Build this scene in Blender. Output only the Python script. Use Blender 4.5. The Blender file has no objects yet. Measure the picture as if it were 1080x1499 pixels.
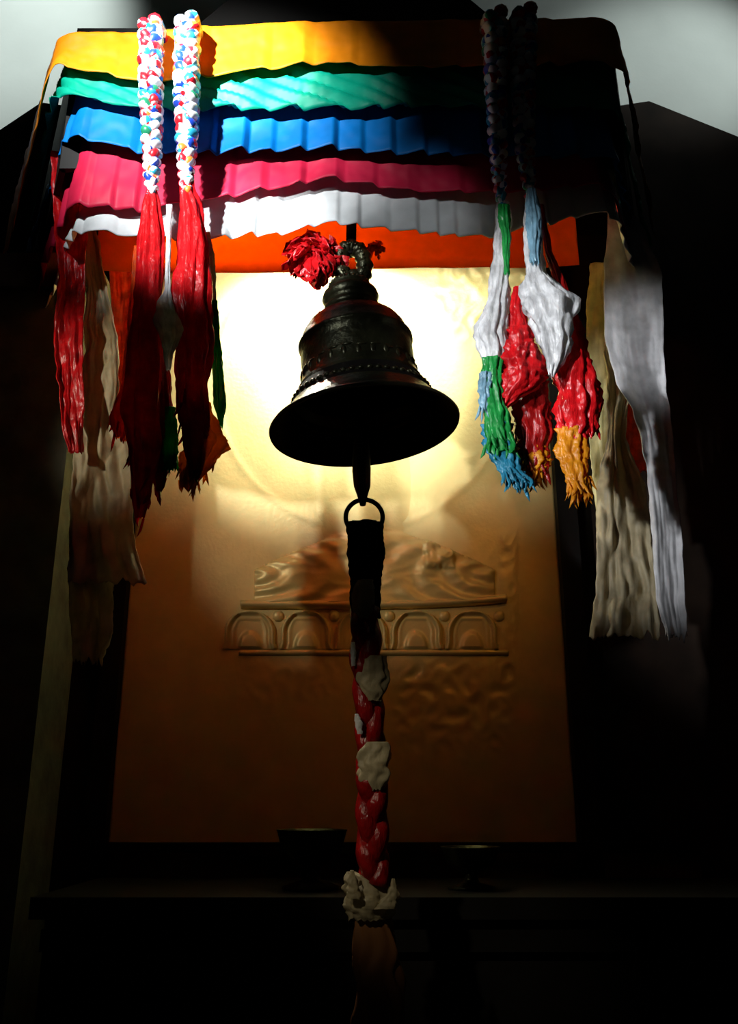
import bpy, bmesh, math, random
from mathutils import Vector, noise
random.seed(7)
C = bpy.context.scene.collection
sc = bpy.context.scene

# ------------------------------------------------------------------ camera
PITCH = math.radians(18.0); FPX = 1300.0; EYE = 1.5
cd = bpy.data.cameras.new('camera'); cam = bpy.data.objects.new('camera', cd); C.objects.link(cam)
cd.sensor_fit = 'VERTICAL'; cd.sensor_height = 36.0; cd.lens = FPX / 1499.0 * 36.0
cam.location = (0, 0, EYE); cam.rotation_euler = (math.pi / 2 + PITCH, 0, 0)
cd.clip_start = 0.02
sc.camera = cam
cs, sn = math.cos(PITCH), math.sin(PITCH)

def P(px, py, Y):
    """a point of the photograph at distance Y into the hall"""
    a = (px - 540.0) / FPX; v = (749.5 - py) / FPX
    k = Y / (cs - v * sn)
    return Vector((a * k, Y, EYE + (sn + v * cs) * k))
def M(px, Y, py):                          # metres of px pixels at that point
    v = (749.5 - py) / FPX
    return px / FPX * Y / (cs - v * sn)

# ------------------------------------------------------------------ world, exposure
w = bpy.data.worlds.new('world'); sc.world = w; w.use_nodes = True
w.node_tree.nodes['Background'].inputs[0].default_value = (0.5, 0.6, 0.65, 1)
w.node_tree.nodes['Background'].inputs[1].default_value = 0.0015
sc.view_settings.view_transform = 'Standard'; sc.view_settings.look = 'None'
sc.view_settings.gamma = 1.0; sc.view_settings.use_curve_mapping = False
sc.view_settings.exposure = 0.0

# ------------------------------------------------------------------ lights
def spot(name, loc, target, energy, size, blend, color=(1, 1, 1), rad=0.02):
    d = bpy.data.lights.new(name, 'SPOT'); o = bpy.data.objects.new(name, d); C.objects.link(o)
    d.energy = energy; d.spot_size = math.radians(size); d.spot_blend = blend
    d.color = color; d.shadow_soft_size = rad
    o.location = loc
    o.rotation_euler = (Vector(target) - Vector(loc)).to_track_quat('-Z', 'Y').to_euler()
    return o
WARM = (1.0, 0.80, 0.42)
# spots under the canopy, washing the gilded panel from above
KEY = (0.88, 1.0, 0.84)
for lx, e, sz in ((-0.42, 14, 58), (-0.24, 64, 57), (-0.02, 68, 56), (0.17, 20, 56), (0.36, 8, 58)):
    spot('canopy_spot', (lx, 1.90, 3.16), (lx * 1.02, 2.40, 2.81), e, sz, 0.35, KEY, 0.03)
# added unseen lamp that makes the lowest orange cloth glow from behind
spot('added_backlight', (-0.38, 2.02, 2.98), (-0.28, 1.82, 2.80), 34, 100, 0.6, (1.0, 0.95, 0.8), 0.03)
# hall spot in front, from the upper left, on the left half of the valance
spot('unseen_front_spot', (-1.0, 0.15, 3.35), P(268, 150, 1.62), 430, 30, 1.0, (0.95, 0.99, 1.0), 0.03)
spot('unseen_front_spot', (-1.0, 0.15, 3.35), P(345, 95, 1.62), 950, 14, 1.0, (0.95, 0.99, 1.0), 0.03)  # added unseen narrow spot for the hot patch on the orange tier
spot('unseen_front_spot', (-1.0, 0.15, 2.80), P(330, 345, 1.60), 360, 16, 1.0, (0.95, 0.99, 1.0), 0.03)  # added unseen spot brightening the left tassels and the rosette
spot('unseen_front_spot', (-0.5, 0.15, 3.30), P(600, 290, 1.62), 26, 11, 1.0, (0.95, 0.99, 1.0), 0.03)  # added weak unseen spot lifting the fade towards the valance's right
# spot on the right tassels, then added unseen spots brightening the side scarves
spot('unseen_front_spot', (-0.85, 0.15, 2.75), P(800, 510, 1.58), 190, 19, 1.0, (0.96, 0.98, 1.0), 0.03)
spot('unseen_front_spot', (0.76, 0.2, 2.5), P(948, 500, 1.85), 40, 13, 1.0, (0.96, 0.98, 1.0), 0.03)
spot('unseen_front_spot', (-0.95, 0.2, 1.85), P(950, 740, 1.85), 130, 15, 1.0, (0.96, 0.98, 1.0), 0.03)
spot('unseen_front_spot', (-1.5, 0.7, 2.6), P(138, 590, 1.80), 52, 20, 1.0, (1.0, 0.9, 0.7), 0.03)
# added unseen fills for the bell, the lower panel and the pull strap
spot('unseen_front_spot', (-1.0, 0.15, 2.70), P(500, 500, 1.55), 40, 8, 1.0, (0.95, 0.99, 1.0), 0.03)
spot('fill_lamp', (0.46, 1.75, 2.50), P(625, 860, 2.4), 1.7, 58, 1.0, (1.0, 0.46, 0.08), 0.05)
spot('fill_lamp', (-0.95, 0.4, 2.6), P(548, 1170, 1.7), 32.0, 14, 1.0, (1.0, 0.88, 0.62), 0.03)
# spots on the wall above
spot('wall_spot', (-1.15, 1.6, 4.5), (-1.38, 2.6, 4.25), 55, 62, 0.7, (0.88, 0.97, 0.94), 0.03)
spot('wall_spot', (1.75, 1.5, 4.4), (1.12, 2.6, 4.02), 45, 42, 0.9, (0.88, 0.97, 0.94), 0.03)
spot('wall_spot', (1.2, 1.5, 4.8), (0.95, 2.6, 4.2), 8, 80, 0.9, (0.88, 0.97, 0.94), 0.03)

# ------------------------------------------------------------------ materials
def newmat(name):
    m = bpy.data.materials.new(name); m.use_nodes = True
    nt = m.node_tree
    return m, nt, nt.nodes['Principled BSDF'], nt.nodes['Material Output']
def solid(name, col, rough=0.6, metal=0.0, var=0.15, scale=30.0, bump=0.0, bscale=60.0, bz=1.0, trans=0.0, tcol=None, spec=0.5, sheen=0.0):
    m, nt, b, out = newmat(name)
    N, L = nt.nodes.new, nt.links.new
    tc = N('ShaderNodeTexCoord')
    nz = N('ShaderNodeTexNoise'); nz.inputs['Scale'].default_value = scale; nz.inputs['Detail'].default_value = 5
    L(tc.outputs['Object'], nz.inputs['Vector'])
    rp = N('ShaderNodeValToRGB')
    a = [max(0, c * (1 - var)) for c in col]; c2 = [min(1, c * (1 + var)) for c in col]
    rp.color_ramp.elements[0].position = 0.3; rp.color_ramp.elements[1].position = 0.7
    rp.color_ramp.elements[0].color = (*a, 1); rp.color_ramp.elements[1].color = (*c2, 1)
    L(nz.outputs['Fac'], rp.inputs['Fac']); L(rp.outputs['Color'], b.inputs['Base Color'])
    b.inputs['Roughness'].default_value = rough; b.inputs['Metallic'].default_value = metal
    b.inputs['Specular IOR Level'].default_value = spec
    if sheen: b.inputs['Sheen Weight'].default_value = sheen
    if bump:
        n2 = N('ShaderNodeTexNoise'); n2.inputs['Scale'].default_value = bscale; n2.inputs['Detail'].default_value = 6
        mp = N('ShaderNodeMapping'); mp.inputs['Scale'].default_value = (1, 1, bz)
        L(tc.outputs['Object'], mp.inputs['Vector']); L(mp.outputs[0], n2.inputs['Vector'])
        bp = N('ShaderNodeBump'); bp.inputs['Strength'].default_value = bump; bp.inputs['Distance'].default_value = 0.01
        L(n2.outputs['Fac'], bp.inputs['Height']); L(bp.outputs['Normal'], b.inputs['Normal'])
    if trans:
        t = N('ShaderNodeBsdfTranslucent'); mx = N('ShaderNodeMixShader'); mx.inputs[0].default_value = trans
        if tcol: t.inputs['Color'].default_value = (*tcol, 1)
        else: L(rp.outputs['Color'], t.inputs['Color'])
        L(b.outputs[0], mx.inputs[1]); L(t.outputs[0], mx.inputs[2]); L(mx.outputs[0], out.inputs['Surface'])
    return m
def patchwork(name, cols, scale):
    """printed multicoloured cloth: cells of several plain colours"""
    m, nt, b, out = newmat(name)
    N, L = nt.nodes.new, nt.links.new
    tc = N('ShaderNodeTexCoord'); v = N('ShaderNodeTexVoronoi'); v.inputs['Scale'].default_value = scale
    L(tc.outputs['Object'], v.inputs['Vector'])
    sp = N('ShaderNodeSeparateColor'); L(v.outputs['Color'], sp.inputs[0])
    rp = N('ShaderNodeValToRGB'); rp.color_ramp.interpolation = 'CONSTANT'
    el = rp.color_ramp.elements
    while len(el) < len(cols): el.new(0.5)
    for i, c in enumerate(cols):
        el[i].position = i / len(cols); el[i].color = (*c, 1)
    L(sp.outputs[0], rp.inputs['Fac']); L(rp.outputs['Color'], b.inputs['Base Color'])
    b.inputs['Roughness'].default_value = 0.35
    return m
MAT = {}
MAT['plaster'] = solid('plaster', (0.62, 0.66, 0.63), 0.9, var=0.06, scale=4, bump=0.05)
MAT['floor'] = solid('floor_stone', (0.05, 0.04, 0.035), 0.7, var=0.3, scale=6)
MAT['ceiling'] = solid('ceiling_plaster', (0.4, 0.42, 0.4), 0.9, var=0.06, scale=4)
MAT['black_wood'] = solid('blackened_wood', (0.006, 0.005, 0.004), 0.6, var=0.3, scale=9, spec=0.2)
MAT['side_wood'] = solid('near_black_boards', (0.02, 0.012, 0.008), 0.75, var=0.4, scale=9, spec=0.15)  # near-black brown, tone varied at random
MAT['grey_wood'] = solid('weathered_grey_wood', (0.10, 0.11, 0.08), 0.8, var=0.4, scale=14, bump=0.2)
MAT['gold'] = solid('gilded_sheet', (0.70, 0.55, 0.23), 0.42, 0.2, var=0.07, scale=14, bump=0.08, bscale=90)
MAT['brown'] = solid('lacquered_brown', (0.25, 0.10, 0.03), 0.5, var=0.2, scale=8)
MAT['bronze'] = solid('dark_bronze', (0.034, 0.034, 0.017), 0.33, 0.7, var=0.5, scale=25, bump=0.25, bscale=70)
MAT['bronze_in'] = solid('shaded_bronze', (0.006, 0.005, 0.004), 0.8, 0.0, var=0.3, spec=0.1)  # bronze copy with the shade inside the bell put into its colour
MAT['iron'] = solid('black_iron', (0.008, 0.008, 0.008), 0.45, 0.3, var=0.3)
MAT['silver'] = solid('tarnished_silver', (0.25, 0.25, 0.27), 0.3, 0.9, var=0.3)
SAT = dict(rough=0.5, var=0.12, scale=18, spec=0.2)
MAT['orange'] = solid('orange_satin', (0.86, 0.25, 0.004), **SAT)
MAT['green'] = solid('green_satin', (0.0, 0.29, 0.18), **SAT)
MAT['blue'] = solid('blue_satin', (0.0, 0.15, 0.48), **SAT)
MAT['crimson'] = solid('crimson_satin', (0.52, 0.012, 0.05), **SAT)
MAT['white'] = solid('white_satin', (0.62, 0.64, 0.65), **SAT)
MAT['orange_sheer'] = solid('sheer_orange_silk', (0.85, 0.21, 0.008), 0.5, var=0.06, trans=0.55)
SILK = dict(rough=0.24, var=0.3, scale=40, bump=0.6, bscale=80, bz=.35)
MAT['red_silk'] = solid('red_silk', (0.62, 0.008, 0.012), trans=0.25, **SILK)
MAT['deep_red'] = solid('deep_red_silk', (0.30, 0.006, 0.006), trans=0.15, **SILK)
MAT['white_silk'] = solid('white_silk', (0.72, 0.73, 0.75), trans=0.3, **SILK)
MAT['blue_silk'] = solid('pale_blue_silk', (0.20, 0.38, 0.50), trans=0.2, **SILK)
MAT['teal_silk'] = solid('teal_silk', (0.03, 0.26, 0.42), trans=0.2, **SILK)
MAT['green_silk'] = solid('green_silk', (0.02, 0.36, 0.07), trans=0.35, **SILK)
MAT['amber_silk'] = solid('amber_silk', (0.92, 0.32, 0.015), trans=0.4, **SILK)
MAT['orange_silk'] = solid('orange_red_silk', (0.75, 0.09, 0.012), trans=0.35, **SILK)
KH = dict(rough=0.55, var=0.25, scale=25, bump=0.4, bscale=45, bz=.5)
MAT['khata_white'] = solid('white_scarf_silk', (0.60, 0.60, 0.62), trans=0.25, **KH)
MAT['khata_cream'] = solid('cream_scarf_silk', (0.62, 0.55, 0.26), trans=0.4, **KH)
MAT['khata_dust'] = solid('dusty_cream_silk', (0.50, 0.42, 0.26), trans=0.3, **KH)
MAT['black_cloth'] = solid('black_cloth', (0.006, 0.004, 0.004), 0.8, spec=0.1)
WT, RD, BL, TL, OR, GR = (.75, .76, .78), (.55, .01, .02), (.01, .05, .40), (.02, .32, .50), (.75, .20, .03), (.02, .25, .12)
MAT['braid1'] = patchwork('braid_print_white', [WT, RD, WT, TL, WT, BL, WT, RD, BL, WT], 58)
MAT['braid2'] = patchwork('braid_print_red', [RD, WT, BL, WT, OR, RD, TL, WT, WT, RD], 58)
MAT['braid3'] = patchwork('braid_print_blue', [TL, WT, GR, BL, WT, WT, RD, WT, TL, WT], 58)
MAT['braid_dark'] = patchwork('braid_print_shaded', [(.03, .01, .01), (.06, .01, .01), (.5, .5, .5), (.02, .02, .05), (.03, .01, .01), (.3, .01, .02), (.02, .01, .01)], 58)  # unused print copy with shade put into its colours

# ------------------------------------------------------------------ builders
ORG = {}
def thing(name, label, cat, loc, group=None):
    o = bpy.data.objects.new(name, None); C.objects.link(o)
    o.location = loc; o.empty_display_size = 0.05
    o['label'] = label; o['category'] = cat
    if group: o['group'] = group
    ORG[o] = Vector(loc)
    return o
def obj(name, verts, faces, mat, parent=None, smooth=True, solid_t=0, label=None, cat=None, group=None, kind=None, sub=0):
    vs = [Vector(v) for v in verts]
    lo = Vector([min(v[i] for v in vs) for i in range(3)]); hi = Vector([max(v[i] for v in vs) for i in range(3)])
    org = (lo + hi) / 2
    if parent is None: org.z = lo.z
    me = bpy.data.meshes.new(name)
    me.from_pydata([v - org for v in vs], [], faces); me.update()
    bm = bmesh.new(); bm.from_mesh(me); bmesh.ops.recalc_face_normals(bm, faces=bm.faces); bm.to_mesh(me); bm.free()
    me.materials.append(mat)
    if smooth:
        me.polygons.foreach_set('use_smooth', [True] * len(me.polygons))
    o = bpy.data.objects.new(name, me); C.objects.link(o)
    ORG[o] = org
    if parent is not None:
        o.parent = parent; o.location = org - ORG[parent]
    else: o.location = org
    if solid_t:
        md = o.modifiers.new('thickness', 'SOLIDIFY'); md.thickness = solid_t; md.offset = 0
    if sub:
        md = o.modifiers.new('smooth', 'SUBSURF'); md.levels = sub; md.render_levels = sub
    if label: o['label'] = label
    if cat: o['category'] = cat
    if group: o['group'] = group
    if kind: o['kind'] = kind
    return o
class MB:
    def __init__(s): s.v = []; s.f = []
    def add(s, v, f):
        n = len(s.v); s.v += [Vector(p) for p in v]; s.f += [tuple(i + n for i in q) for q in f]; return s
    def box(s, lo, hi):
        x0, y0, z0 = lo; x1, y1, z1 = hi
        v = [(x0, y0, z0), (x1, y0, z0), (x1, y1, z0), (x0, y1, z0), (x0, y0, z1), (x1, y0, z1), (x1, y1, z1), (x0, y1, z1)]
        return s.add(v, [(0, 3, 2, 1), (4, 5, 6, 7), (0, 1, 5, 4), (1, 2, 6, 5), (2, 3, 7, 6), (3, 0, 4, 7)])
    def prism(s, poly, y0, y1):               # polygon in x,z extruded along y
        n = len(poly)
        v = [(x, y0, z) for x, z in poly] + [(x, y1, z) for x, z in poly]
        f = [tuple(range(n)), tuple(range(2 * n - 1, n - 1, -1))] + [(i, i + n, (i + 1) % n + n, (i + 1) % n) for i in range(n)]
        return s.add(v, f)
    def tube(s, path, rad, n=10, caps=True):
        path = [Vector(p) for p in path]; m = len(path)
        rad = rad if isinstance(rad, (list, tuple)) else [rad] * m
        up = Vector((0.3, 1, 0.2)).normalized(); v = []; f = []
        for i, p in enumerate(path):
            t = (path[min(i + 1, m - 1)] - path[max(i - 1, 0)]).normalized()
            a = t.cross(up)
            if a.length < 1e-4: a = t.cross(Vector((1, 0, 0)))
            a.normalize(); b = a.cross(t).normalized()
            up = b if b.dot(up) > 0 else -b
            for k in range(n):
                q = 2 * math.pi * k / n
                v.append(p + (a * math.cos(q) + up * math.sin(q)) * rad[i])
        for i in range(m - 1):
            for k in range(n):
                k2 = (k + 1) % n
                f.append((i * n + k, i * n + k2, (i + 1) * n + k2, (i + 1) * n + k))
        if caps: f += [tuple(range(n - 1, -1, -1)), tuple(range((m - 1) * n, m * n))]
        return s.add(v, f)
    def lathe(s, prof, loc, n=64, rx=None):    # prof: (r, z)
        v = []; f = []; m = len(prof); loc = Vector(loc)
        for r, z in prof:
            for k in range(n):
                q = 2 * math.pi * k / n
                p = Vector((r * math.cos(q), r * math.sin(q), z))
                if rx is not None: p = rx @ p
                v.append(loc + p)
        for i in range(m - 1):
            for k in range(n):
                k2 = (k + 1) % n
                f.append((i * n + k, i * n + k2, (i + 1) * n + k2, (i + 1) * n + k))
        return s.add(v, f)
    def build(s, name, mat, parent=None, **kw): return obj(name, s.v, s.f, mat, parent, **kw)

def lerp_rows(rows, t):
    y = rows[0][0] + (rows[-1][0] - rows[0][0]) * t
    for a, b in zip(rows, rows[1:]):
        if a[0] <= y <= b[0]:
            q = (y - a[0]) / max(1e-6, b[0] - a[0]); q = q * q * (3 - 2 * q) * 0.5 + q * 0.5
            return [y] + [a[i] + (b[i] - a[i]) * q for i in range(1, len(a))]
    return list(rows[-1])
def fn(x, y, z): return noise.noise(Vector((x, y, z)))
def ridge(x, y, z):
    return 1 - abs(noise.noise(Vector((x, y, z)))) * 2

def sheet(name, rows, Y, mat, parent=None, folds=3, amp=0.02, crump=0.006, nu=34, nv=110, hem=6, seed=0, Y2=None, t=0.002, **kw):
    """a hanging cloth between a left and a right edge, folded in depth, with a ragged hem"""
    v = []; f = []
    for j in range(nv + 1):
        s = j / nv
        y, xl, xr = lerp_rows(rows, s)
        yy = Y + ((Y2 if Y2 is not None else Y) - Y) * s
        for i in range(nu + 1):
            u = i / nu
            px = xl + (xr - xl) * u
            dy = 0
            if s > 0.9: dy = (s - 0.9) / 0.1 * hem * (fn(u * 9, seed, 3) + 0.6 * fn(u * 25, seed, 5))
            edge = 2.2 * fn(s * 30, seed + (0 if u < .5 else 9), 1) * (abs(u - .5) * 2) ** 3
            d = amp * (.22 * math.sin(folds * 2 * math.pi * (u + .35 * fn(u * 3, s * 1.5, seed)) + seed + 2.5 * fn(s * 2.5, seed, 0)) + 1.5 * fn(u * folds * .9 + seed + s * 1.5, s * 3.2, seed) + .6 * fn(u * folds * 2.2 + seed - s * 4, s * 7, 2) + .25 * fn(u * folds * 5 + seed, s * 14 + u * 3, 2)) * min(1, s * 5 + .3)
            p = P(px + edge, y + dy, yy + d)
            c = crump * (fn(p.x * 14 + seed, p.z * 9, seed) + 0.7 * (ridge(p.x * 30, p.z * 14 + seed, 2) - .5))
            p.y += c; p.x += 0.4 * c
            v.append(p)
    for j in range(nv):
        for i in range(nu):
            a = j * (nu + 1) + i
            f.append((a, a + 1, a + nu + 2, a + nu + 1))
    return obj(name, v, f, mat, parent, solid_t=t, **kw)

def tuft(name, rows, Y, mat, parent=None, folds=7, depth=0.55, crump=0.25, n=44, nv=90, hem=10, seed=0, fringe=0, dY=0.0, **kw):
    """gathered cloth hanging as a rumpled bunch: ruffled closed section, ragged lower hem, loose threads"""
    mb = MB(); v = []; f = []
    for j in range(nv + 1):
        s = j / nv
        y, xl, xr = lerp_rows(rows, s)
        cx = (xl + xr) / 2; h = max(0.8, (xr - xl) / 2)
        c = P(cx, y, Y + dY * s); r = M(h, Y, y)
        for k in range(n):
            q = 2 * math.pi * k / n
            cq, sq_ = math.cos(q), math.sin(q)
            ruff = 0.13 * math.sin(folds * q + 3.5 * fn(s * 3, seed, 1) + seed) + 0.09 * math.sin((folds + 4) * q + seed * 2 + 4 * fn(s * 4, seed, 6))
            nz = crump * (fn(cq * 1.4 + seed, sq_ * 1.4, s * 6 + seed) + 0.7 * fn(cq * 4 + seed, sq_ * 4, s * 7) + 0.55 * (ridge(cq * 4.5 + 3 * s, sq_ * 4.5 + seed, s * 9 + 2 * cq) - .6) + 0.3 * fn(cq * 9, sq_ * 9 + seed, s * 26))
            m = 0.88 + ruff + nz
            p = c + Vector((r * m * math.cos(q), r * depth * m * math.sin(q), 0))
            if s > 0.88: p.z -= M(hem, Y, y) * (s - .88) / .12 * (fn(math.cos(q) * 4 + seed, math.sin(q) * 4, 2) + .4 * fn(q * 9, seed, 1))
            v.append(p)
    for j in range(nv):
        for k in range(n):
            k2 = (k + 1) % n
            f.append((j * n + k, j * n + k2, (j + 1) * n + k2, (j + 1) * n + k))
    f.append(tuple(range(n - 1, -1, -1)))
    mb.add(v, f)
    rnd = random.Random(seed + 11)
    for _ in range(fringe):
        j = rnd.randint(int(nv * .75), nv); k = rnd.randrange(n)
        p = v[j * n + k]; L = rnd.uniform(.012, .035); wd = rnd.uniform(.0015, .004)
        sx = rnd.uniform(-.5, .5); sy = rnd.uniform(-.3, .3)
        a = [p + Vector((-wd, 0, .004)), p + Vector((wd, 0, .004)), p + Vector((wd + sx * L * .5, sy * L, -L * .6)), p + Vector((-wd + sx * L * .5, sy * L, -L * .6)), p + Vector((sx * L, sy * L, -L))]
        b = [q + Vector((0, .0015, 0)) for q in a]
        mb.add(a + b, [(0, 1, 2, 3), (3, 2, 4), (6, 5, 8, 7), (7, 8, 9), (0, 3, 8, 5), (1, 6, 7, 2), (2, 7, 9, 4), (3, 4, 9, 8)])
    return mb.build(name, mat, parent, **kw)

# ================================================================== SETTING
WALLY = 2.6
def struct(name, lo, hi, mat): return MB().box(lo, hi).build(name, mat, smooth=False, kind='structure')
struct('floor', (-3, -1.5, -0.1), (3, WALLY, 0), MAT['floor'])
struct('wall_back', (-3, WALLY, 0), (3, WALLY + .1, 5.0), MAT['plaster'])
struct('wall_left', (-3.1, -1.5, 0), (-3, WALLY, 5.0), MAT['side_wood'])
struct('wall_right', (3, -1.5, 0), (3.1, WALLY, 5.0), MAT['side_wood'])
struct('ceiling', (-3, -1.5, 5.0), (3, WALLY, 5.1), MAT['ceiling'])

# shrine: dark boards either side of the gilded panel, on a dark base
PY = 2.40
XL, XR = -0.66, P(845, 1240, PY).x
def wz(px, py, Y): p = P(px, py, Y); return (p.x, p.z)
shrine = thing('shrine_screen', 'dark wooden screen with sloping top framing the golden relief panel', 'screen', (0, 2.5, 0))
BY0, BY1 = 2.46, 2.598
MB().prism([(XL, 0), (-2.9, 0), (-2.9, P(0, 190, BY0).z - .62), wz(0, 190, BY0), wz(60, 150, BY0), (XL, 3.7)], BY0, BY1).build('side_board', MAT['side_wood'], shrine, smooth=False)
MB().prism([(XR, 0), (2.9, 0), (2.9, P(1080, 200, BY0).z - .7), wz(1080, 200, BY0), wz(950, 148, BY0), (XR, 3.7)], BY0, BY1).build('side_board', MAT['side_wood'], shrine, smooth=False)
zb = P(540, 1240, PY).z
MB().box((XL, 2.41, 1.0), (XR, BY1, zb + .002)).build('plinth', MAT['brown'], shrine, smooth=False)
MB().box((XL - .04, PY - .05, zb - .012), (XR + .3, BY0, zb + .012)).build('bottom_rail', MAT['black_wood'], shrine, smooth=False)
MB().box((XR, PY - .04, 1.0), (XR + .055, BY0, 3.2)).build('stile', MAT['black_wood'], shrine, smooth=False)
MB().box((XL - .055, PY - .04, 1.0), (XL, BY0, 3.2)).build('stile', MAT['black_wood'], shrine, smooth=False)
MB().box((XR + .055, PY - .02, 1.0), (XR + .3, BY0, zb - .012)).build('side_plinth', MAT['brown'], shrine, smooth=False)

# ------------------------------------------------------------------ gilded relief panel
panel = thing('relief_panel', 'golden embossed panel with a seated figure on a lotus throne behind the bell', 'relief panel', (0, PY, zb))
def hfield(name, x0, x1, y0, y1, nx, ny, hf, parent, mat, back=0.012):
    """a sheet hammered to height hf(px, py) (None: outside the shape), at the panel"""
    idx = {}; v = []; f = []
    for j in range(ny + 1):
        for i in range(nx + 1):
            px = x0 + (x1 - x0) * i / nx; py = y0 + (y1 - y0) * j / ny
            h = hf(px, py)
            if h is None: continue
            p = P(px, py, PY); p.y -= h
            idx[(i, j)] = len(v); v.append(p)
    for j in range(ny):
        for i in range(nx):
            q = [(i, j), (i + 1, j), (i + 1, j + 1), (i, j + 1)]
            if all(k in idx for k in q): f.append(tuple(idx[k] for k in q))
    # close the rim back to the sheet
    cnt = {}
    for q in f:
        for a, b in zip(q, q[1:] + q[:1]):
            cnt[frozenset((a, b))] = cnt.get(frozenset((a, b)), 0) + 1
    bmap = {}
    for q in list(f):
        for a, b in zip(q, q[1:] + q[:1]):
            if cnt[frozenset((a, b))] == 1:
                for k in (a, b):
                    if k not in bmap:
                        bmap[k] = len(v); v.append(Vector((v[k].x, PY + back, v[k].z)))
                f.append((b, a, bmap[a], bmap[b]))
    return obj(name, v, f, mat, parent)
def sm(a, b, x):
    t = max(0, min(1, (x - a) / (b - a))); return t * t * (3 - 2 * t)
def h_sheet(px, py):
    h = 0.0012 * fn(px * .012, py * .012, 1)
    # hammered scrolls under the throne
    m = sm(955, 975, py) * (1 - sm(1040, 1140, py)) * sm(560, 600, px) * (1 - sm(740, 770, px))
    m += 0.5 * sm(955, 975, py) * (1 - sm(1000, 1060, py)) * sm(330, 380, px) * (1 - sm(480, 520, px))
    h += m * 0.006 * (ridge(px * .045, py * .05, 4) - .3)
    # halo rings and leaf scrolls in the upper right
    r = math.hypot((px - 530), (py - 560))
    m2 = sm(620, 660, px) * (1 - sm(470, 520, py))
    h += m2 * 0.003 * ridge(px * .05, py * .05, 8)
    h += 0.0018 * math.exp(-((r - 215) / 5) ** 2)
    # borders
    m3 = sm(728, 736, px) * (1 - sm(752, 760, px)) * sm(770, 790, py) * (1 - sm(950, 960, py))
    h += m3 * .003 * (ridge(px * .07, py * .05, 3))
    return h
# the sheet itself spans the opening
v = []; f = []
NX, NY = 210, 300; ztop = 3.45
v_x = [XL + (XR - XL) * i / NX for i in range(NX + 1)]
def unproject(X, Y, Z):
    d = Y * cs + (Z - EYE) * sn; u = -Y * sn + (Z - EYE) * cs
    return 540 + FPX * X / d, 749.5 - FPX * u / d
for j in range(NY + 1):
    Z = zb + (ztop - zb) * j / NY
    for X in v_x:
        px, py = unproject(X, PY, Z)
        v.append((X, PY - h_sheet(px, py), Z))
for j in range(NY):
    for i in range(NX):
        a = j * (NX + 1) + i; f.append((a, a + 1, a + NX + 2, a + NX + 1))
obj('backing_sheet', v, f, MAT['gold'], panel, solid_t=0.004)
def h_figure(px, py):
    # crossed legs with robe folds
    lx = (px - 548) / 178.0; ly = (py - 846) / 66.0
    top = min(1 - abs(lx) ** 5, (py - (772 + 62 * abs(lx) ** 1.4)) / 30.0, 1.0)
    # torso and head, slim, mostly behind the bell
    tx = (px - 530) / (62 + 18 * sm(520, 700, py)); ty = (py - 660) / 170.0
    tor = 1 - tx * tx - ty ** 4
    hd = 1 - ((px - 528) / 34.0) ** 2 - ((py - 452) / 46.0) ** 2
    m = max(top, tor, hd)
    if m <= 0.0 or py > 884: return None
    h = 0.018 * min(1, max(top, 0) * 1.6) ** .6 if top > 0 else 0.0
    h = max(h, 0.007 * sm(0, .6, tor), .012 * sm(0, .8, hd))
    if top > 0 and py > 770:
        q = (px - 548) / 178.0                       # folds sweep from the waist out to each knee and back under
        g = math.hypot((abs(q) - .98) * 150, (py - 842) * 2.1)
        h += 0.0042 * math.sin(g * 0.155 + 1.6 * fn(px * .018, py * .03, 2) + (q > 0)) * sm(0, .2, top) * (.5 + .5 * sm(.1, .4, abs(q)))
        h += .002 * ridge(px * .03, py * .07, 6)
    bx = max(abs(px - 642) / 24, abs(py - 808) / 28)
    if bx < 1: h += 0.006 * (1 - sm(.75, 1, bx)) + 0.004 * ridge(px * .12, py * .12, 1)
    return h
hfield('seated_figure', 360, 740, 400, 886, 190, 243, h_figure, panel, MAT['gold'])
def ledge_y(px): return 886 - 9 * ((px - 540) / 200.0) ** 2 * (1 if px > 540 else .1)
def h_ledge(px, py):
    a = abs(py - ledge_y(px)) / 6.5
    if a > 1 or px < 352 or px > 742: return None
    return 0.022 * math.sqrt(1 - a * a) + .002
throne = hfield('lotus_throne', 350, 744, 866, 896, 130, 40, h_ledge, panel, MAT['gold'])
def petal(cx, w=39.0, y0=891.0, y1=951.0):
    def hp(px, py):
        t = (py - y0) / (y1 - y0)
        if t < 0 or t > 1: return None
        dx = abs(px - cx) / w
        wd = 0.16 * sm(0, .12, t) + 0.84 * math.sqrt(max(0, 1 - (1 - min(1, max(0, t - .07) / .55)) ** 2))
        if t > .85: wd *= 1 + (t - .85) * .4
        if dx > max(wd, .03): return None
        e = (wd - dx) * w
        e = min(e, t * 60)
        h = .004 + .013 * math.exp(-((e - 5.5) / 3.6) ** 2)
        ib = math.hypot(dx * w / 19.0, (t - .95) / .45)
        if ib < 1 and t < .96: h += .009 * (1 - sm(.6, 1, ib))
        h += .003 * math.exp(-((e - 15) / 2) ** 2)
        return h
    return hfield('lotus_petal', cx - w - 8, cx + w + 8, y0, y1, 48, 40, hp, throne, MAT['gold'])
for cx in (366, 448, 529, 609, 690):
    petal(cx)
def bead(cx, cy, r):
    def hb(px, py):
        q = 1 - ((px - cx) ** 2 + (py - cy) ** 2) / (r * r)
        return None if q <= 0 else .012 * math.sqrt(q)
    hfield('throne_bead', cx - r, cx + r, cy - r, cy + r, 12, 12, hb, throne, MAT['gold'])
for cx in (407, 489, 569, 650, 730): bead(cx, 902, 9)
hfield('throne_base', 350, 744, 951, 960, 120, 12, lambda px, py: .010 * math.sqrt(max(0, 1 - ((py - 955.5) / 4.6) ** 2)) + .001, throne, MAT['gold'])

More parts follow.
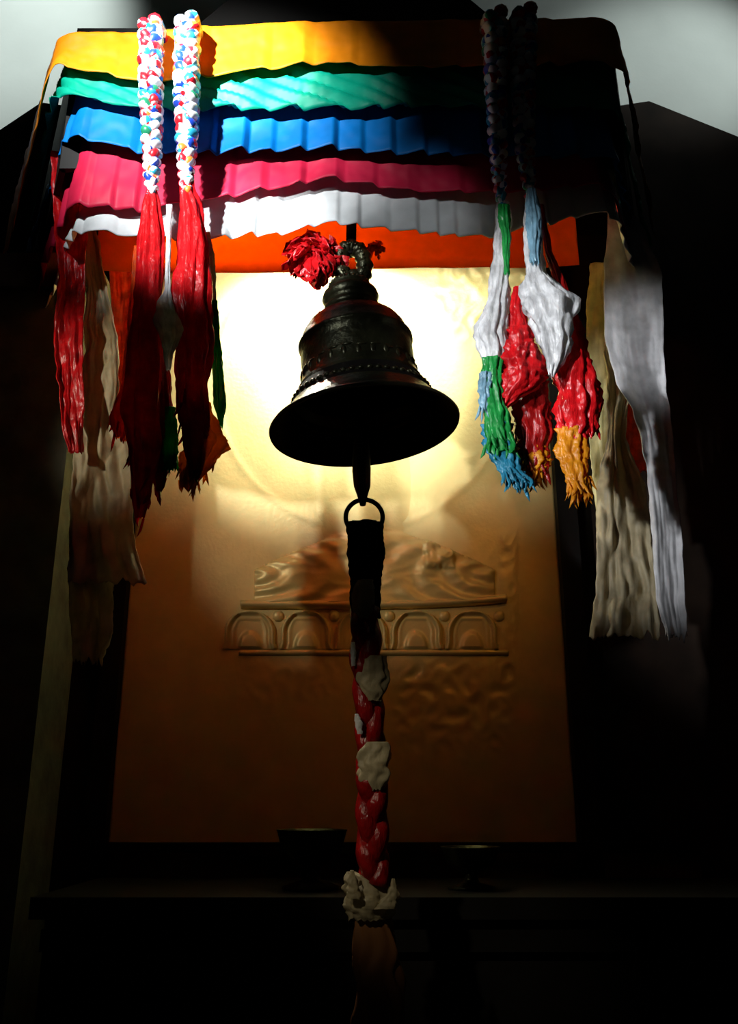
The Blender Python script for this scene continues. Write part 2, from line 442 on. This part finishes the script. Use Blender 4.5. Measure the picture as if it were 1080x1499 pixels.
# ================================================================== CANOPY
PLAN = [(-1.10, 2.26), (-0.735, 1.60), (0.612, 1.60), (0.885, 2.26)]
def plan_path(corners, n=760):
    """rounded plan path pushed inward (towards the wall) by off"""
    (cl, cr, cy) = corners
    pts = [Vector((cl - .365, cy + .66)), Vector((cl, cy)), Vector((cr, cy)), Vector((cr + .273, cy + .66))]
    c = [pts[0]]
    for i in (1, 2):
        a, b, d = pts[i - 1], pts[i], pts[i + 1]
        r = .05
        p0 = b + (a - b).normalized() * r; p1 = b + (d - b).normalized() * r
        for k in range(9):
            t = k / 8; c.append((1 - t) ** 2 * p0 + 2 * t * (1 - t) * b + t * t * p1)
    c.append(pts[3])
    L = [0]
    for a, b in zip(c, c[1:]): L.append(L[-1] + (b - a).length)
    out = []
    for i in range(n + 1):
        s = L[-1] * i / n
        k = max(j for j in range(len(L)) if L[j] <= s + 1e-9); k = min(k, len(c) - 2)
        p = c[k].lerp(c[k + 1], (s - L[k]) / (L[k + 1] - L[k]))
        t = (c[k + 1] - c[k]).normalized(); nrm = Vector((-t.y, t.x))     # inward
        out.append((p, nrm, s))
    return out
def edge(pts, Y):
    w_ = [P(x, y, Y) for x, y in pts]
    def fz(X):
        if X <= w_[0].x: return w_[0].z
        for a, b in zip(w_, w_[1:]):
            if X <= b.x:
                t = (X - a.x) / (b.x - a.x); return a.z + (b.z - a.z) * (t * t * (3 - 2 * t) * .6 + t * .4)
        return w_[-1].z
    return fz
E0 = edge([(85, 50), (210, 46), (300, 40), (480, 31), (620, 31), (760, 29), (900, 25)], 1.60)
E1 = edge([(-190, 250), (-60, 220), (40, 150), (85, 98), (140, 112), (210, 126), (300, 119), (400, 107), (480, 99), (600, 105), (760, 104), (880, 100)], 1.60)
E2 = edge([(85, 135), (140, 152), (210, 166), (300, 166), (400, 166), (480, 166), (600, 162), (760, 162), (880, 165)], 1.612)
E3 = edge([(85, 190), (140, 210), (210, 228), (300, 229), (400, 225), (480, 222), (600, 230), (760, 232), (880, 235)], 1.624)
E4 = edge([(85, 296), (140, 304), (210, 312), (300, 293), (400, 279), (480, 264), (600, 280), (720, 285), (880, 272)], 1.636)
E5 = edge([(85, 325), (150, 340), (210, 351), (310, 351), (400, 345), (480, 326), (560, 337), (720, 348), (880, 312)], 1.648)
def band(name, off, ztop, zbot, mat, parent, pleat, freq, seed, lift=.06, wav=.004, skew=0, side=None):
    path = plan_path(off); nv = 22; v = []; f = []
    for j in range(nv + 1):
        t = j / nv
        for p, nrm, s in path:
            zt = ztop(p.x) + lift; zb_ = zbot(p.x)
            ph = s * freq + skew * t * .05 * freq + .8 * fn(s * 6, seed, 0)
            pl = (ph % 1.0); prof = (pl / .82 if pl < .82 else (1 - pl) / .18)       # knife pleats
            k = .3 + 1.3 * abs(fn(s * 5, seed, 7))
            d = pleat * k * prof * (.35 + .65 * t) + .006 * fn(s * 7, t * 2, seed) + .002 * fn(s * 40, t * 6, seed)
            z = zt + (zb_ - zt) * t
            z += t * wav * (prof - .5) * 1.6 + t * .003 * fn(s * 14, seed, 4)
            q = p - nrm * d - nrm * (.012 * t * t)
            v.append((q.x, q.y, z))
    n = len(path)
    for j in range(nv):
        for i in range(n - 1):
            a = j * n + i; f.append((a, a + 1, a + n + 1, a + n))
    return obj(name, v, f, mat, parent, solid_t=.0016)
val = thing('canopy_valance', 'tiered silk canopy valance with orange, green, blue, crimson and white bands', 'valance', (0, 1.62, 2.7))
band('orange_tier', (P(82, 75, 1.6).x, P(902, 60, 1.6).x, 1.6), E0, E1, MAT['orange'], val, .010, 9, 1, lift=0, wav=.003)
band('green_tier', (P(96, 125, 1.615).x, P(893, 110, 1.615).x, 1.615), E1, E2, MAT['green'], val, .020, 13, 2, skew=-6, wav=.003)
band('blue_tier', (P(114, 175, 1.63).x, P(884, 175, 1.63).x, 1.63), E2, E3, MAT['blue'], val, .020, 15, 3, wav=.003)
band('crimson_tier', (P(118, 250, 1.645).x, P(884, 240, 1.645).x, 1.645), E3, E4, MAT['crimson'], val, .014, 12, 4, wav=.004)
band('white_tier', (P(127, 325, 1.66).x, P(892, 290, 1.66).x, 1.66), E4, E5, MAT['white'], val, .016, 17, 5, wav=.004)
# the lowest orange cloth hangs further back
OB = [(140, 396), (220, 398), (310, 400), (420, 399), (560, 393), (720, 391), (800, 392), (850, 388)]
OY = 1.82
v = []; f = []; n = 200
fz = edge(OB, OY)
xa, xb = P(138, 396, OY).x, P(848, 392, OY).x
for j in range(17):
    for i in range(n + 1):
        X = xa + (xb - xa) * i / n; zt = 3.245; z = zt + (fz(X) - zt) * j / 16
        v.append((X, OY + .006 * fn(X * 5, 1, 1) + .0012 * math.sin(X * 40), z))
for j in range(16):
    for i in range(n):
        a = j * (n + 1) + i; f.append((a, a + 1, a + n + 2, a + n + 1))
obj('inner_orange_tier', v, f, MAT['orange_sheer'], val, solid_t=.0012, label='plain orange cloth hanging lowest, behind the white tier')

frame = thing('canopy_roof', 'black wooden crest above the orange band, with added light-blocking canopy boards', 'canopy', (0, 2.1, 2.9))
zt = 3.235
poly = [(x, y) for x, y in [(-1.08, 2.45), (-.70, 1.67), (.58, 1.67), (.865, 2.45)]]
mb = MB(); mb.add([(x, y, zt) for x, y in poly] + [(x, y, zt + .03) for x, y in poly], [(3, 2, 1, 0), (4, 5, 6, 7), (0, 1, 5, 4), (1, 2, 6, 5), (2, 3, 7, 6), (3, 0, 4, 7)])
mb.build('light_block_board', MAT['black_wood'], frame, smooth=False)  # unseen board added to keep lamp light off the ceiling
for (a, b) in ((poly[0], poly[1]), (poly[1], poly[2]), (poly[2], poly[3])):
    mid = Vector((0, 2.2)); q = []
    a, b = Vector(a), Vector(b)
    t = (b - a).normalized(); nr = Vector((-t.y, t.x)) * .014
    mb = MB(); pts = [a, b, b + nr, a + nr]
    z0 = 2.86
    mb.add([(p.x, p.y, z0) for p in pts] + [(p.x, p.y, zt) for p in pts], [(3, 2, 1, 0), (4, 5, 6, 7), (0, 1, 5, 4), (1, 2, 6, 5), (2, 3, 7, 6), (3, 0, 4, 7)])
    mb.build('light_baffle', MAT['black_wood'], frame, smooth=False)  # unseen boards added to confine the light behind the tiers
cY = 1.70
MB().prism([wz(262, 60, cY), wz(350, -14, cY), wz(672, -14, cY), wz(762, 60, cY)], cY, cY + .04).build('crest', MAT['black_wood'], frame, smooth=False)

# ================================================================== BELL
BYY = 1.70
bc = P(534, 629, BYY)                         # centre of the mouth
u = M(1, BYY, 629)
from mathutils import Matrix
RX = Matrix.Rotation(math.radians(-5.8), 3, 'Y') @ Matrix.Rotation(math.radians(-1.5), 3, 'X')
bell = thing('hanging_bell', 'dark bronze temple bell with flared mouth hanging under the striped valance', 'bell', bc)
prof = [(139, 0), (140, 3), (137, 7), (128, 13), (117, 24), (108, 36), (103, 42), (104, 46), (101, 50), (94, 62), (92, 64), (93, 68), (89, 72), (86, 88), (85, 105), (85, 122), (84, 136),
        (87, 139), (87, 143), (83, 147), (79, 160), (71, 173), (60, 183), (47, 191), (40, 194), (37, 196), (0.5, 196)]
def pr(p): return [(r * u, z * u) for r, z in p]
MB().lathe(pr(prof), bc, 96, RX).build('bell_body', MAT['bronze'], bell)
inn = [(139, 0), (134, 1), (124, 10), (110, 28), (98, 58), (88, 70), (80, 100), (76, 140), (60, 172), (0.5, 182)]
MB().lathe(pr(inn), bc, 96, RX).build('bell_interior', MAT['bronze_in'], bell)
# raised lotus leaves on the shoulder, raised script-like bosses round the waist, beaded cord above the lip
def onbell(q, r, h): return bc + RX @ Vector((r * u * math.sin(q), -r * u * math.cos(q), h * u))
def boss(mb, q, r, h, rad, flat=.5, sx=1, sz=1):
    c = onbell(q, r, h); n_ = 8; m_ = 5; vv = []; ff = []
    ax = RX @ Vector((math.cos(q), math.sin(q), 0)); nz_ = RX @ Vector((math.sin(q), -math.cos(q), 0)); az = RX @ Vector((0, 0, 1))
    for j in range(m_):
        a = math.pi / 2 * j / (m_ - 1)
        for k in range(n_):
            b = 2 * math.pi * k / n_
            vv.append(c + (ax * math.cos(b) * sx * math.cos(a) + az * math.sin(b) * sz * math.cos(a) + nz_ * flat * math.sin(a)) * rad * u)
    for j in range(m_ - 1):
        for k in range(n_):
            k2 = (k + 1) % n_; ff.append((j * n_ + k, j * n_ + k2, (j + 1) * n_ + k2, (j + 1) * n_ + k))
    mb.add(vv, ff)
mb = MB()
for k in range(52): boss(mb, 2 * math.pi * k / 52, 102, 47, 4.6, .8, 1.1, .9)
mb.build('cord_moulding', MAT['bronze'], bell)
mb = MB(); rnd = random.Random(3)
for k in range(26):
    q = 2 * math.pi * k / 26
    boss(mb, q, 85, 86 + rnd.uniform(-2, 2), 6, .55, .8, 1.6)
    boss(mb, q + .06, 85, 94 + rnd.uniform(-3, 3), 4, .6, 2.0, .6)
    boss(mb, q - .05, 85.5, 78, 3.2, .6, 1.5, .7)
mb.build('waist_relief', MAT['bronze'], bell)
mb = MB()
for k in range(16):
    q = 2 * math.pi * k / 16
    boss(mb, q, 70, 166, 8, .3, .9, 1.1); boss(mb, q + math.pi / 16, 55, 181, 6, .3, .9, 1)
mb.build('shoulder_leaves', MAT['bronze'], bell)
# crown: stacked rings, then a dragon-like loop
mb = MB(); mb.lathe(pr([(36, 194), (42, 197), (44, 203), (40, 209), (36, 211), (41, 216), (44, 223), (42, 230), (36, 235), (30, 238), (33, 243), (30, 249), (20, 252), (.5, 252)]), bc, 56, RX)
mb.build('crown_rings', MAT['bronze'], bell)
mb = MB()
for k in range(26): boss(mb, 2 * math.pi * k / 26, 30, 246, 3.4, .9)
mb.build('crown_beads', MAT['bronze'], bell)
mb = MB(); path = []; rr = []
for k in range(41):
    a = 2 * math.pi * k / 40
    path.append(bc + RX @ (Vector((9 + math.sin(a) * 19, 0, 285 + math.cos(a) * 32)) * u)); rr.append(12.5 * u * (1 + .16 * math.sin(a * 12)))
mb.tube(path, rr, 12)
for k in range(30):
    a = 2 * math.pi * k / 30
    c = bc + RX @ (Vector((9 + math.sin(a) * 19, -11, 285 + math.cos(a) * 32)) * u)
    mb.lathe([(.2 * u, 3.2 * u), (2.4 * u, 2 * u), (3.2 * u, 0), (2.4 * u, -2 * u), (.2 * u, -3.2 * u)], c, 8)
mb.lathe([(.5 * u, 12 * u), (9 * u, 9 * u), (13 * u, 0), (9 * u, -9 * u), (.5 * u, -12 * u)], bc + RX @ (Vector((9, 0, 262)) * u), 20)
mb.build('hanging_loop', MAT['bronze'], bell)
# clapper with its ring
ct = bc + RX @ Vector((0, 0, 150 * u)); cb = P(530, 690, BYY); ce = P(531, 740, BYY)
mb = MB(); mb.tube([ct, ct.lerp(cb, .6), P(529, 640, BYY), P(529, 672, BYY), P(529, 690, BYY), P(530, 712, BYY), P(530.5, 728, BYY), ce], [5 * u, 6 * u, 10 * u, 13 * u, 13.5 * u, 12 * u, 7 * u, 4 * u], 18)
cl = mb.build('clapper', MAT['iron'], bell)
rc = P(533, 757, BYY); R_ = M(27, BYY, 755)
mb = MB(); mb.tube([rc + Vector((math.sin(2 * math.pi * k / 48) * R_, 0, math.cos(2 * math.pi * k / 48) * R_)) for k in range(49)], .0048, 10, caps=False)
mb.build('clapper_ring', MAT['iron'], cl)
# rope from canopy to loop
lt = bc + RX @ (Vector((9, 0, 308)) * u)
mb = MB(); mb.tube([lt + Vector((0, 0, -.006)), Vector((lt.x, BYY + .03, 2.98)), Vector((lt.x + .005, BYY + .04, zt + .005))], .012, 10)
mb.build('hanging_rope', MAT['black_cloth'], None, label='black rope holding the bell loop up under the canopy', cat='rope')

# red rosette of ruffled cloth beside the bell loop
def ruffle(mb, c, r, n, seed, sq=.55):
    rnd = random.Random(seed)
    for _ in range(n):
        d = Vector((rnd.gauss(0, 1), rnd.gauss(0, 1), rnd.gauss(0, 1))).normalized()
        d.y *= sq
        a = d.cross(Vector((rnd.random(), rnd.random(), rnd.random()))).normalized(); L = r * rnd.uniform(.75, 1.12); wd = r * rnd.uniform(.14, .3)
        vv = []; m = 6
        for j in range(m + 1):
            t = j / m
            cc = c + d * L * t + Vector((0, 0, -r * .25 * t * t)) + a * (.12 * r * math.sin(t * 7 + rnd.random() * 2))
            ww = wd * (.2 + t) * (1 if j < m else .7)
            nn = d.cross(a) * (.10 * r * math.sin(t * 9))
            vv += [cc - a * ww + nn, cc + nn * -1.0, cc + a * ww + nn]
        ff = []
        for j in range(m):
            for i in range(2):
                b = j * 3 + i; ff.append((b, b + 1, b + 4, b + 3))
        mb.add(vv, ff)
mb = MB(); pc = P(461, 369, 1.70); ruffle(mb, pc, M(46, 1.7, 369), 90, 5)
ros = mb.build('ruffled_rosette', MAT['red_silk'], None, solid_t=.0012, label='red ruffled rosette tied beside the bell loop', cat='rosette')
mb = MB(); pc2 = P(551, 362, 1.765); ruffle(mb, pc2, M(17, 1.77, 360), 24, 8)
mb.build('cloth_tie', MAT['orange_silk'], None, solid_t=.0012, label='small orange cloth scrap showing right of the bell loop', cat='cloth')

# ================================================================== PULL STRAP
SY = 1.70
strap = thing('bell_pull', 'long red braided cloth pull with white wraps hanging from the clapper ring', 'bell pull', P(545, 1430, SY))
ROWS = [(766, 508, 562), (830, 510, 561), (900, 509, 556), (960, 511, 560), (1050, 519, 563), (1120, 520, 569), (1200, 519, 570), (1290, 522, 573)]
tuft('upper_sleeve', [(764, 508, 561), (800, 510, 562), (850, 512, 559), (905, 513, 555)], SY, MAT['black_cloth'], strap, folds=4, depth=.5, crump=.12, hem=4, seed=1, label='black upper sleeve of the pull')
# braided body
def plait(parent, ys, rows, Y, mats, turns, ratio=.55, thick=.54, bumps=.05, n=12, name='strand', top_over=False):
    y0, y1 = ys
    for i in range(3):
        path = []; rr = []; m = int(turns * 22)
        for j in range(m + 1):
            t = j / m; y, xl, xr = lerp_rows([r for r in rows], t)
            cx = (xl + xr) / 2; h = (xr - xl) / 2
            a = 2 * math.pi * (turns * t + i / 3)
            amp = h * (1 - thick) * 1.05
            c = P(cx + amp * math.sin(a), y, Y); c.y += M(h, Y, y) * ratio * .6 * math.sin(2 * a)
            path.append(c); rr.append(M(h * thick, Y, y) * (1 + bumps * math.sin(j * 1.35 + i)))
        if top_over:
            p0 = path[0]; over = [p0 + Vector((0, .115, -.01)), p0 + Vector((0, .10, .014)), p0 + Vector((0, .05, .022)), p0 + Vector((0, .018, .014))]
            path = over + path; rr = [rr[0] * .8] * 4 + rr
        MB().tube(path, rr, n).build(name, mats[i % len(mats)], parent)
plait(strap, (890, 1290), [(890, 512, 556), (960, 511, 560), (1050, 519, 563), (1120, 520, 568), (1200, 520, 569), (1295, 522, 572)], SY, [MAT['deep_red'], MAT['deep_red'], MAT['deep_red']], 2.4, thick=.62)
for (yc, xc, hw, hh, nm) in ((877, 531, 20, 28, 'k'), (993, 546, 23, 33, 'a'), (1121, 546, 27, 35, 'b')):
    tuft('white_wrap', [(yc - hh, xc - hw * .45, xc + hw * .85), (yc - hh * .6, xc - hw * .85, xc + hw), (yc, xc - hw, xc + hw), (yc + hh * .6, xc - hw * .8, xc + hw * .9), (yc + hh, xc - hw * .3, xc + hw * .5)], SY - .022, MAT['khata_dust'], strap, folds=2, depth=.4, crump=.05, nv=36, hem=3, seed=int(yc), label='pale cloth wrap around the pull')
tuft('white_wrap', [(940, 513, 519), (955, 512, 522), (975, 514, 520)], SY - .03, MAT['white_silk'], strap, folds=3, nv=20, n=16, hem=2, seed=2)
tuft('white_wrap', [(1045, 519, 525), (1060, 518, 531), (1074, 523, 531)], SY - .03, MAT['white_silk'], strap, folds=3, nv=20, n=16, hem=2, seed=3)
tuft('knotted_scarf', [(1276, 508, 520), (1290, 504, 560), (1310, 503, 582), (1328, 501, 580), (1346, 512, 572)], SY - .004, MAT['khata_dust'], strap, folds=3, depth=.5, crump=.11, nv=50, hem=8, seed=6, label='dusty white scarf knotted near the bottom')
tuft('knot_end', [(1286, 573, 578), (1305, 568, 582), (1330, 545, 580)], SY - .03, MAT['khata_dust'], strap, folds=3, nv=24, n=18, hem=2, seed=9)
tuft('knot_end', [(1274, 512, 518), (1290, 508, 524), (1315, 508, 530)], SY - .035, MAT['khata_dust'], strap, folds=3, nv=24, n=18, hem=2, seed=10)
tuft('lower_strap', [(1340, 520, 574), (1400, 518, 588), (1560, 512, 600)], SY, MAT['brown'], strap, folds=3, depth=.3, crump=.05, nv=40, hem=6, seed=12, label='plain brown lower end of the pull')

# ================================================================== BRAIDED TASSELS
TY = 1.545
def tassel(label, braid_rows, mats, tufts, over=True, turns=6.5):
    y1 = max([r[0][-1][0] for r in tufts])
    xm = (braid_rows[-1][1] + braid_rows[-1][2]) / 2
    root = thing('braided_tassel', label, 'tassel', P(xm, y1, TY), 'braided tassels hung over the valance')
    plait(root, (0, 0), braid_rows, TY, mats, turns, ratio=1.0, thick=.5, bumps=.16, n=10, name='braid_strand', top_over=over)
    for k, (rows, mat, kw) in enumerate(tufts):
        kw = dict(kw); dy = kw.pop('dy', 0); nm = kw.pop('name', 'cloth_tuft')
        tuft(nm, rows, TY + dy, MAT[mat], root, seed=int(rows[0][1]) % 97 + k, **kw)
    return root
b3 = [MAT['braid1'], MAT['braid2'], MAT['braid3']]
tassel('leftmost braided tassel, multicoloured plait ending in a dark red bunch', [(38, 203, 239), (120, 203, 238), (200, 207, 238), (255, 210, 234), (285, 214, 230)], b3, [
    ([(278, 214, 229), (300, 208, 233), (350, 202, 240), (430, 194, 238), (520, 184, 238), (600, 180, 240), (660, 188, 232), (720, 192, 222), (758, 197, 212)], 'red_silk', dict(fringe=30, hem=14)),
    ([(360, 196, 206), (480, 186, 205), (560, 178, 202), (610, 160, 194), (640, 168, 190)], 'orange_silk', dict(dy=.035, fringe=20)),  # orange cloth, its colour also standing for backlit glow on the red ends
    ([(480, 226, 246), (600, 226, 254), (690, 222, 246), (720, 226, 236)], 'deep_red', dict(dy=.02, fringe=12)),
    ([(596, 242, 256), (640, 240, 261), (672, 239, 260), (684, 242, 256)], 'green_silk', dict(dy=.01, fringe=14, label='green silk end')),
])
tassel('second braided tassel from the left, bright red bunch with white puff and green end', [(34, 256, 293), (120, 254, 292), (200, 257, 290), (250, 260, 284), (285, 264, 282)], b3[1:] + b3[:1], [
    ([(246, 264, 281), (275, 262, 284), (310, 262, 299), (360, 258, 304), (430, 253, 306), (520, 256, 308), (600, 258, 306), (650, 268, 304), (690, 276, 296)], 'red_silk', dict(fringe=30, hem=10)),
    ([(300, 244, 252), (360, 243, 250), (425, 240, 249), (445, 230, 254), (470, 229, 264), (492, 234, 267), (520, 240, 254), (540, 244, 250)], 'white_silk', dict(dy=-.015, crump=.4, name='white_puff', label='white silk puff')),
    ([(440, 306, 318), (490, 308, 322), (540, 310, 328), (590, 312, 331), (624, 320, 327)], 'green_silk', dict(dy=.025, folds=4, label='green silk strip')),
    ([(590, 270, 308), (630, 268, 326), (652, 268, 336), (680, 262, 312), (712, 264, 286)], 'amber_silk', dict(dy=.02, fringe=40, hem=16, label='amber silk hem')),
    ([(340, 300, 308), (380, 302, 314), (420, 304, 316), (470, 305, 319)], 'khata_dust', dict(dy=.03)),
])
bd = b3
tassel('third braided tassel from the left, dark plait ending in white, green and teal silk', [(26, 704, 742), (120, 709, 742), (200, 714, 742), (260, 720, 742), (310, 728, 741)], bd, [
    ([(296, 728, 745), (318, 726, 747), (360, 722, 746), (420, 714, 745), (460, 703, 744), (490, 695, 740), (520, 704, 742), (540, 710, 738)], 'white_silk', dict(crump=.35)),
    ([(300, 729, 745), (315, 728, 747), (345, 734, 746), (400, 738, 746)], 'green_silk', dict(dy=-.02)),
    ([(524, 706, 736), (570, 704, 736), (620, 708, 746), (662, 716, 754)], 'green_silk', dict(fringe=40, dy=-.02, label='green silk middle')),
    ([(545, 702, 722), (575, 700, 720), (600, 702, 716)], 'blue_silk', dict(dy=-.025, fringe=10)),
    ([(622, 704, 750), (660, 710, 757), (688, 728, 762), (708, 755, 782)], 'teal_silk', dict(fringe=36, dy=-.01, label='teal silk end')),
    ([(480, 744, 778), (530, 734, 792), (560, 732, 798), (585, 730, 760), (594, 734, 744)], 'red_silk', dict(dy=-.015, crump=.32)),
    ([(560, 745, 802), (620, 752, 808), (670, 758, 802), (690, 765, 795)], 'deep_red', dict(dy=.03, fringe=30)),
    ([(655, 758, 800), (680, 758, 806), (700, 764, 786)], 'amber_silk', dict(dy=.03, fringe=30)),
])
tassel('rightmost braided tassel, dark plait with a large white puff and red and amber ends', [(22, 746, 785), (120, 748, 784), (200, 752, 782), (250, 760, 784), (290, 768, 784)], bd, [
    ([(272, 772, 782), (310, 768, 790), (350, 766, 794), (400, 768, 800), (425, 762, 822), (445, 758, 846), (470, 768, 842), (500, 784, 838), (528, 798, 826), (548, 802, 812)], 'white_silk', dict(crump=.38, dy=-.03, name='white_puff', label='large white silk puff', hem=16)),
    ([(276, 772, 784), (310, 770, 792), (345, 772, 793), (385, 776, 790)], 'blue_silk', dict(dy=-.045)),
    ([(420, 752, 768), (450, 746, 768), (490, 744, 776), (520, 752, 786)], 'red_silk', dict(dy=0)),
    ([(460, 822, 846), (510, 814, 858), (550, 808, 874), (590, 812, 880), (625, 818, 872), (650, 822, 856)], 'red_silk', dict(dy=.01, crump=.3, fringe=20)),
    ([(628, 814, 858), (665, 815, 860), (700, 826, 862), (722, 836, 860)], 'amber_silk', dict(dy=.01, fringe=46, hem=18, label='amber silk hem')),
    ([(300, 786, 796), (360, 796, 806), (420, 812, 830), (470, 830, 846)], 'deep_red', dict(dy=.02)),
])

# ================================================================== SCARVES AT THE SIDES
sheet('silk_scarf', [(286, 892, 902), (340, 888, 945), (400, 884, 968), (470, 884, 971), (500, 886, 971), (560, 902, 974), (600, 925, 980), (640, 938, 985), (700, 948, 989), (800, 955, 999), (870, 960, 1002), (932, 974, 1006)], 1.86, MAT['khata_white'],
      folds=2.2, amp=.012, seed=3, hem=12, label='long white silk scarf, outermost at the right side', cat='scarf', group='offering scarves')
sheet('silk_scarf', [(500, 884, 898), (545, 888, 926), (600, 890, 918), (640, 888, 916), (720, 872, 946), (800, 874, 954), (870, 870, 962), (932, 862, 966)], 1.93, MAT['khata_dust'],
      folds=3.2, amp=.02, crump=.016, seed=7, hem=14, label='crumpled dusty white scarf hanging between the yellow and long white scarves', cat='scarf', group='offering scarves')
sheet('silk_scarf', [(385, 864, 886), (450, 858, 892), (600, 860, 900), (700, 866, 906), (760, 874, 910)], 1.99, MAT['khata_cream'],
      folds=1.4, amp=.01, seed=11, label='yellow cream scarf glowing beside the panel, right of the tassels', cat='scarf', group='offering scarves')
sheet('silk_scarf', [(520, 912, 934), (600, 910, 950), (665, 914, 956), (690, 920, 948)], 1.96, MAT['orange_silk'],
      folds=2, amp=.01, seed=13, label='orange scarf end seen through the slit between white scarves', cat='scarf', group='offering scarves')
sheet('silk_scarf', [(330, 127, 140), (400, 127, 155), (500, 122, 171), (560, 121, 176), (620, 118, 168), (655, 106, 188), (720, 102, 193), (800, 100, 197), (852, 98, 212)], 1.80, MAT['khata_dust'],
      folds=2.4, amp=.016, crump=.012, seed=17, hem=10, label='dusty cream scarf with a ragged hem, left of the tassels', cat='scarf', group='offering scarves')
sheet('silk_scarf', [(760, 100, 160), (860, 100, 166), (925, 104, 166), (968, 108, 152)], 1.83, MAT['khata_dust'],
      folds=2, amp=.012, crump=.014, seed=19, hem=12, nv=60, label='short tattered scarf end hanging lowest at the left', cat='scarf', group='offering scarves')
sheet('silk_scarf', [(222, 76, 118), (300, 78, 130), (400, 84, 124), (500, 78, 121), (600, 88, 123), (662, 100, 121)], 1.76, MAT['red_silk'],
      folds=2, amp=.014, seed=23, label='dark red scarf hanging at the far left under the canopy corner', cat='scarf', group='offering scarves')
sheet('silk_scarf', [(150, 160, 200), (392, 160, 200), (480, 164, 196), (560, 170, 200), (650, 172, 200)], 1.90, MAT['orange_silk'],
      folds=1.5, amp=.01, seed=29, label='orange scarf behind the leftmost tassel', cat='scarf', group='offering scarves')

# ================================================================== SIDE PILLAR, ALTAR, OFFERINGS
pil = thing('wooden_pillar', 'weathered grey-green pillar in the shadow at the far left edge', 'pillar', (P(20, 800, 2.0).x, 2.05, 0))
px0, px1 = P(-60, 800, 2.0).x, P(82, 800, 2.0).x
MB().box((px0, 2.0, 0.12), (px1, 2.2, 2.75)).build('shaft', MAT['grey_wood'], pil, smooth=False)
MB().box((px0 - .03, 1.97, 0), (px1 + .03, 2.23, .12)).build('base_block', MAT['grey_wood'], pil, smooth=False)
MB().box((px0 - .02, 1.98, 2.75), (px1 + .02, 2.22, 2.85)).build('capital', MAT['grey_wood'], pil, smooth=False)
alt = thing('altar_table', 'black altar table below the golden panel', 'altar', (0, 2.1, 0))
AZ = P(540, 1312, 1.9).z
MB().box((-.66, 1.88, AZ - .04), (1.3, 2.34, AZ)).build('table_top', MAT['black_wood'], alt, smooth=False)
MB().box((-.64, 1.92, 0), (1.26, 2.33, AZ - .04)).build('cabinet_body', MAT['black_wood'], alt, smooth=False)
MB().box((-.64, 1.9, AZ - .1), (1.26, 1.92, AZ - .06)).build('front_moulding', MAT['black_wood'], alt, smooth=False)
def goblet(px, h, r, mat, label):
    p = P(px, 1300, 2.05)
    t = thing('offering_goblet', label, 'goblet', (p.x, 2.05, AZ), 'offering goblets on the altar')
    MB().lathe([(.001, 0), (r * .8, 0), (r * .82, h * .05), (r * .3, h * .16), (r * .2, h * .3), (r * .28, h * .38), (.001, h * .4)], (p.x, 2.05, AZ), 28).build('foot', mat, t)
    MB().lathe([(.001, h * .38), (r * .4, h * .42), (r * .85, h * .62), (r, h * .96), (r * 1.04, h), (r * .94, h), (r * .8, h * .66), (.001, h * .5)], (p.x, 2.05, AZ), 28).build('cup', mat, t)
goblet(690, .085, .062, MAT['bronze'], 'dark goblet on the altar to the right of the bell pull')
goblet(455, .12, .075, MAT['bronze'], 'tall dark goblet on the altar to the left of the bell pull')
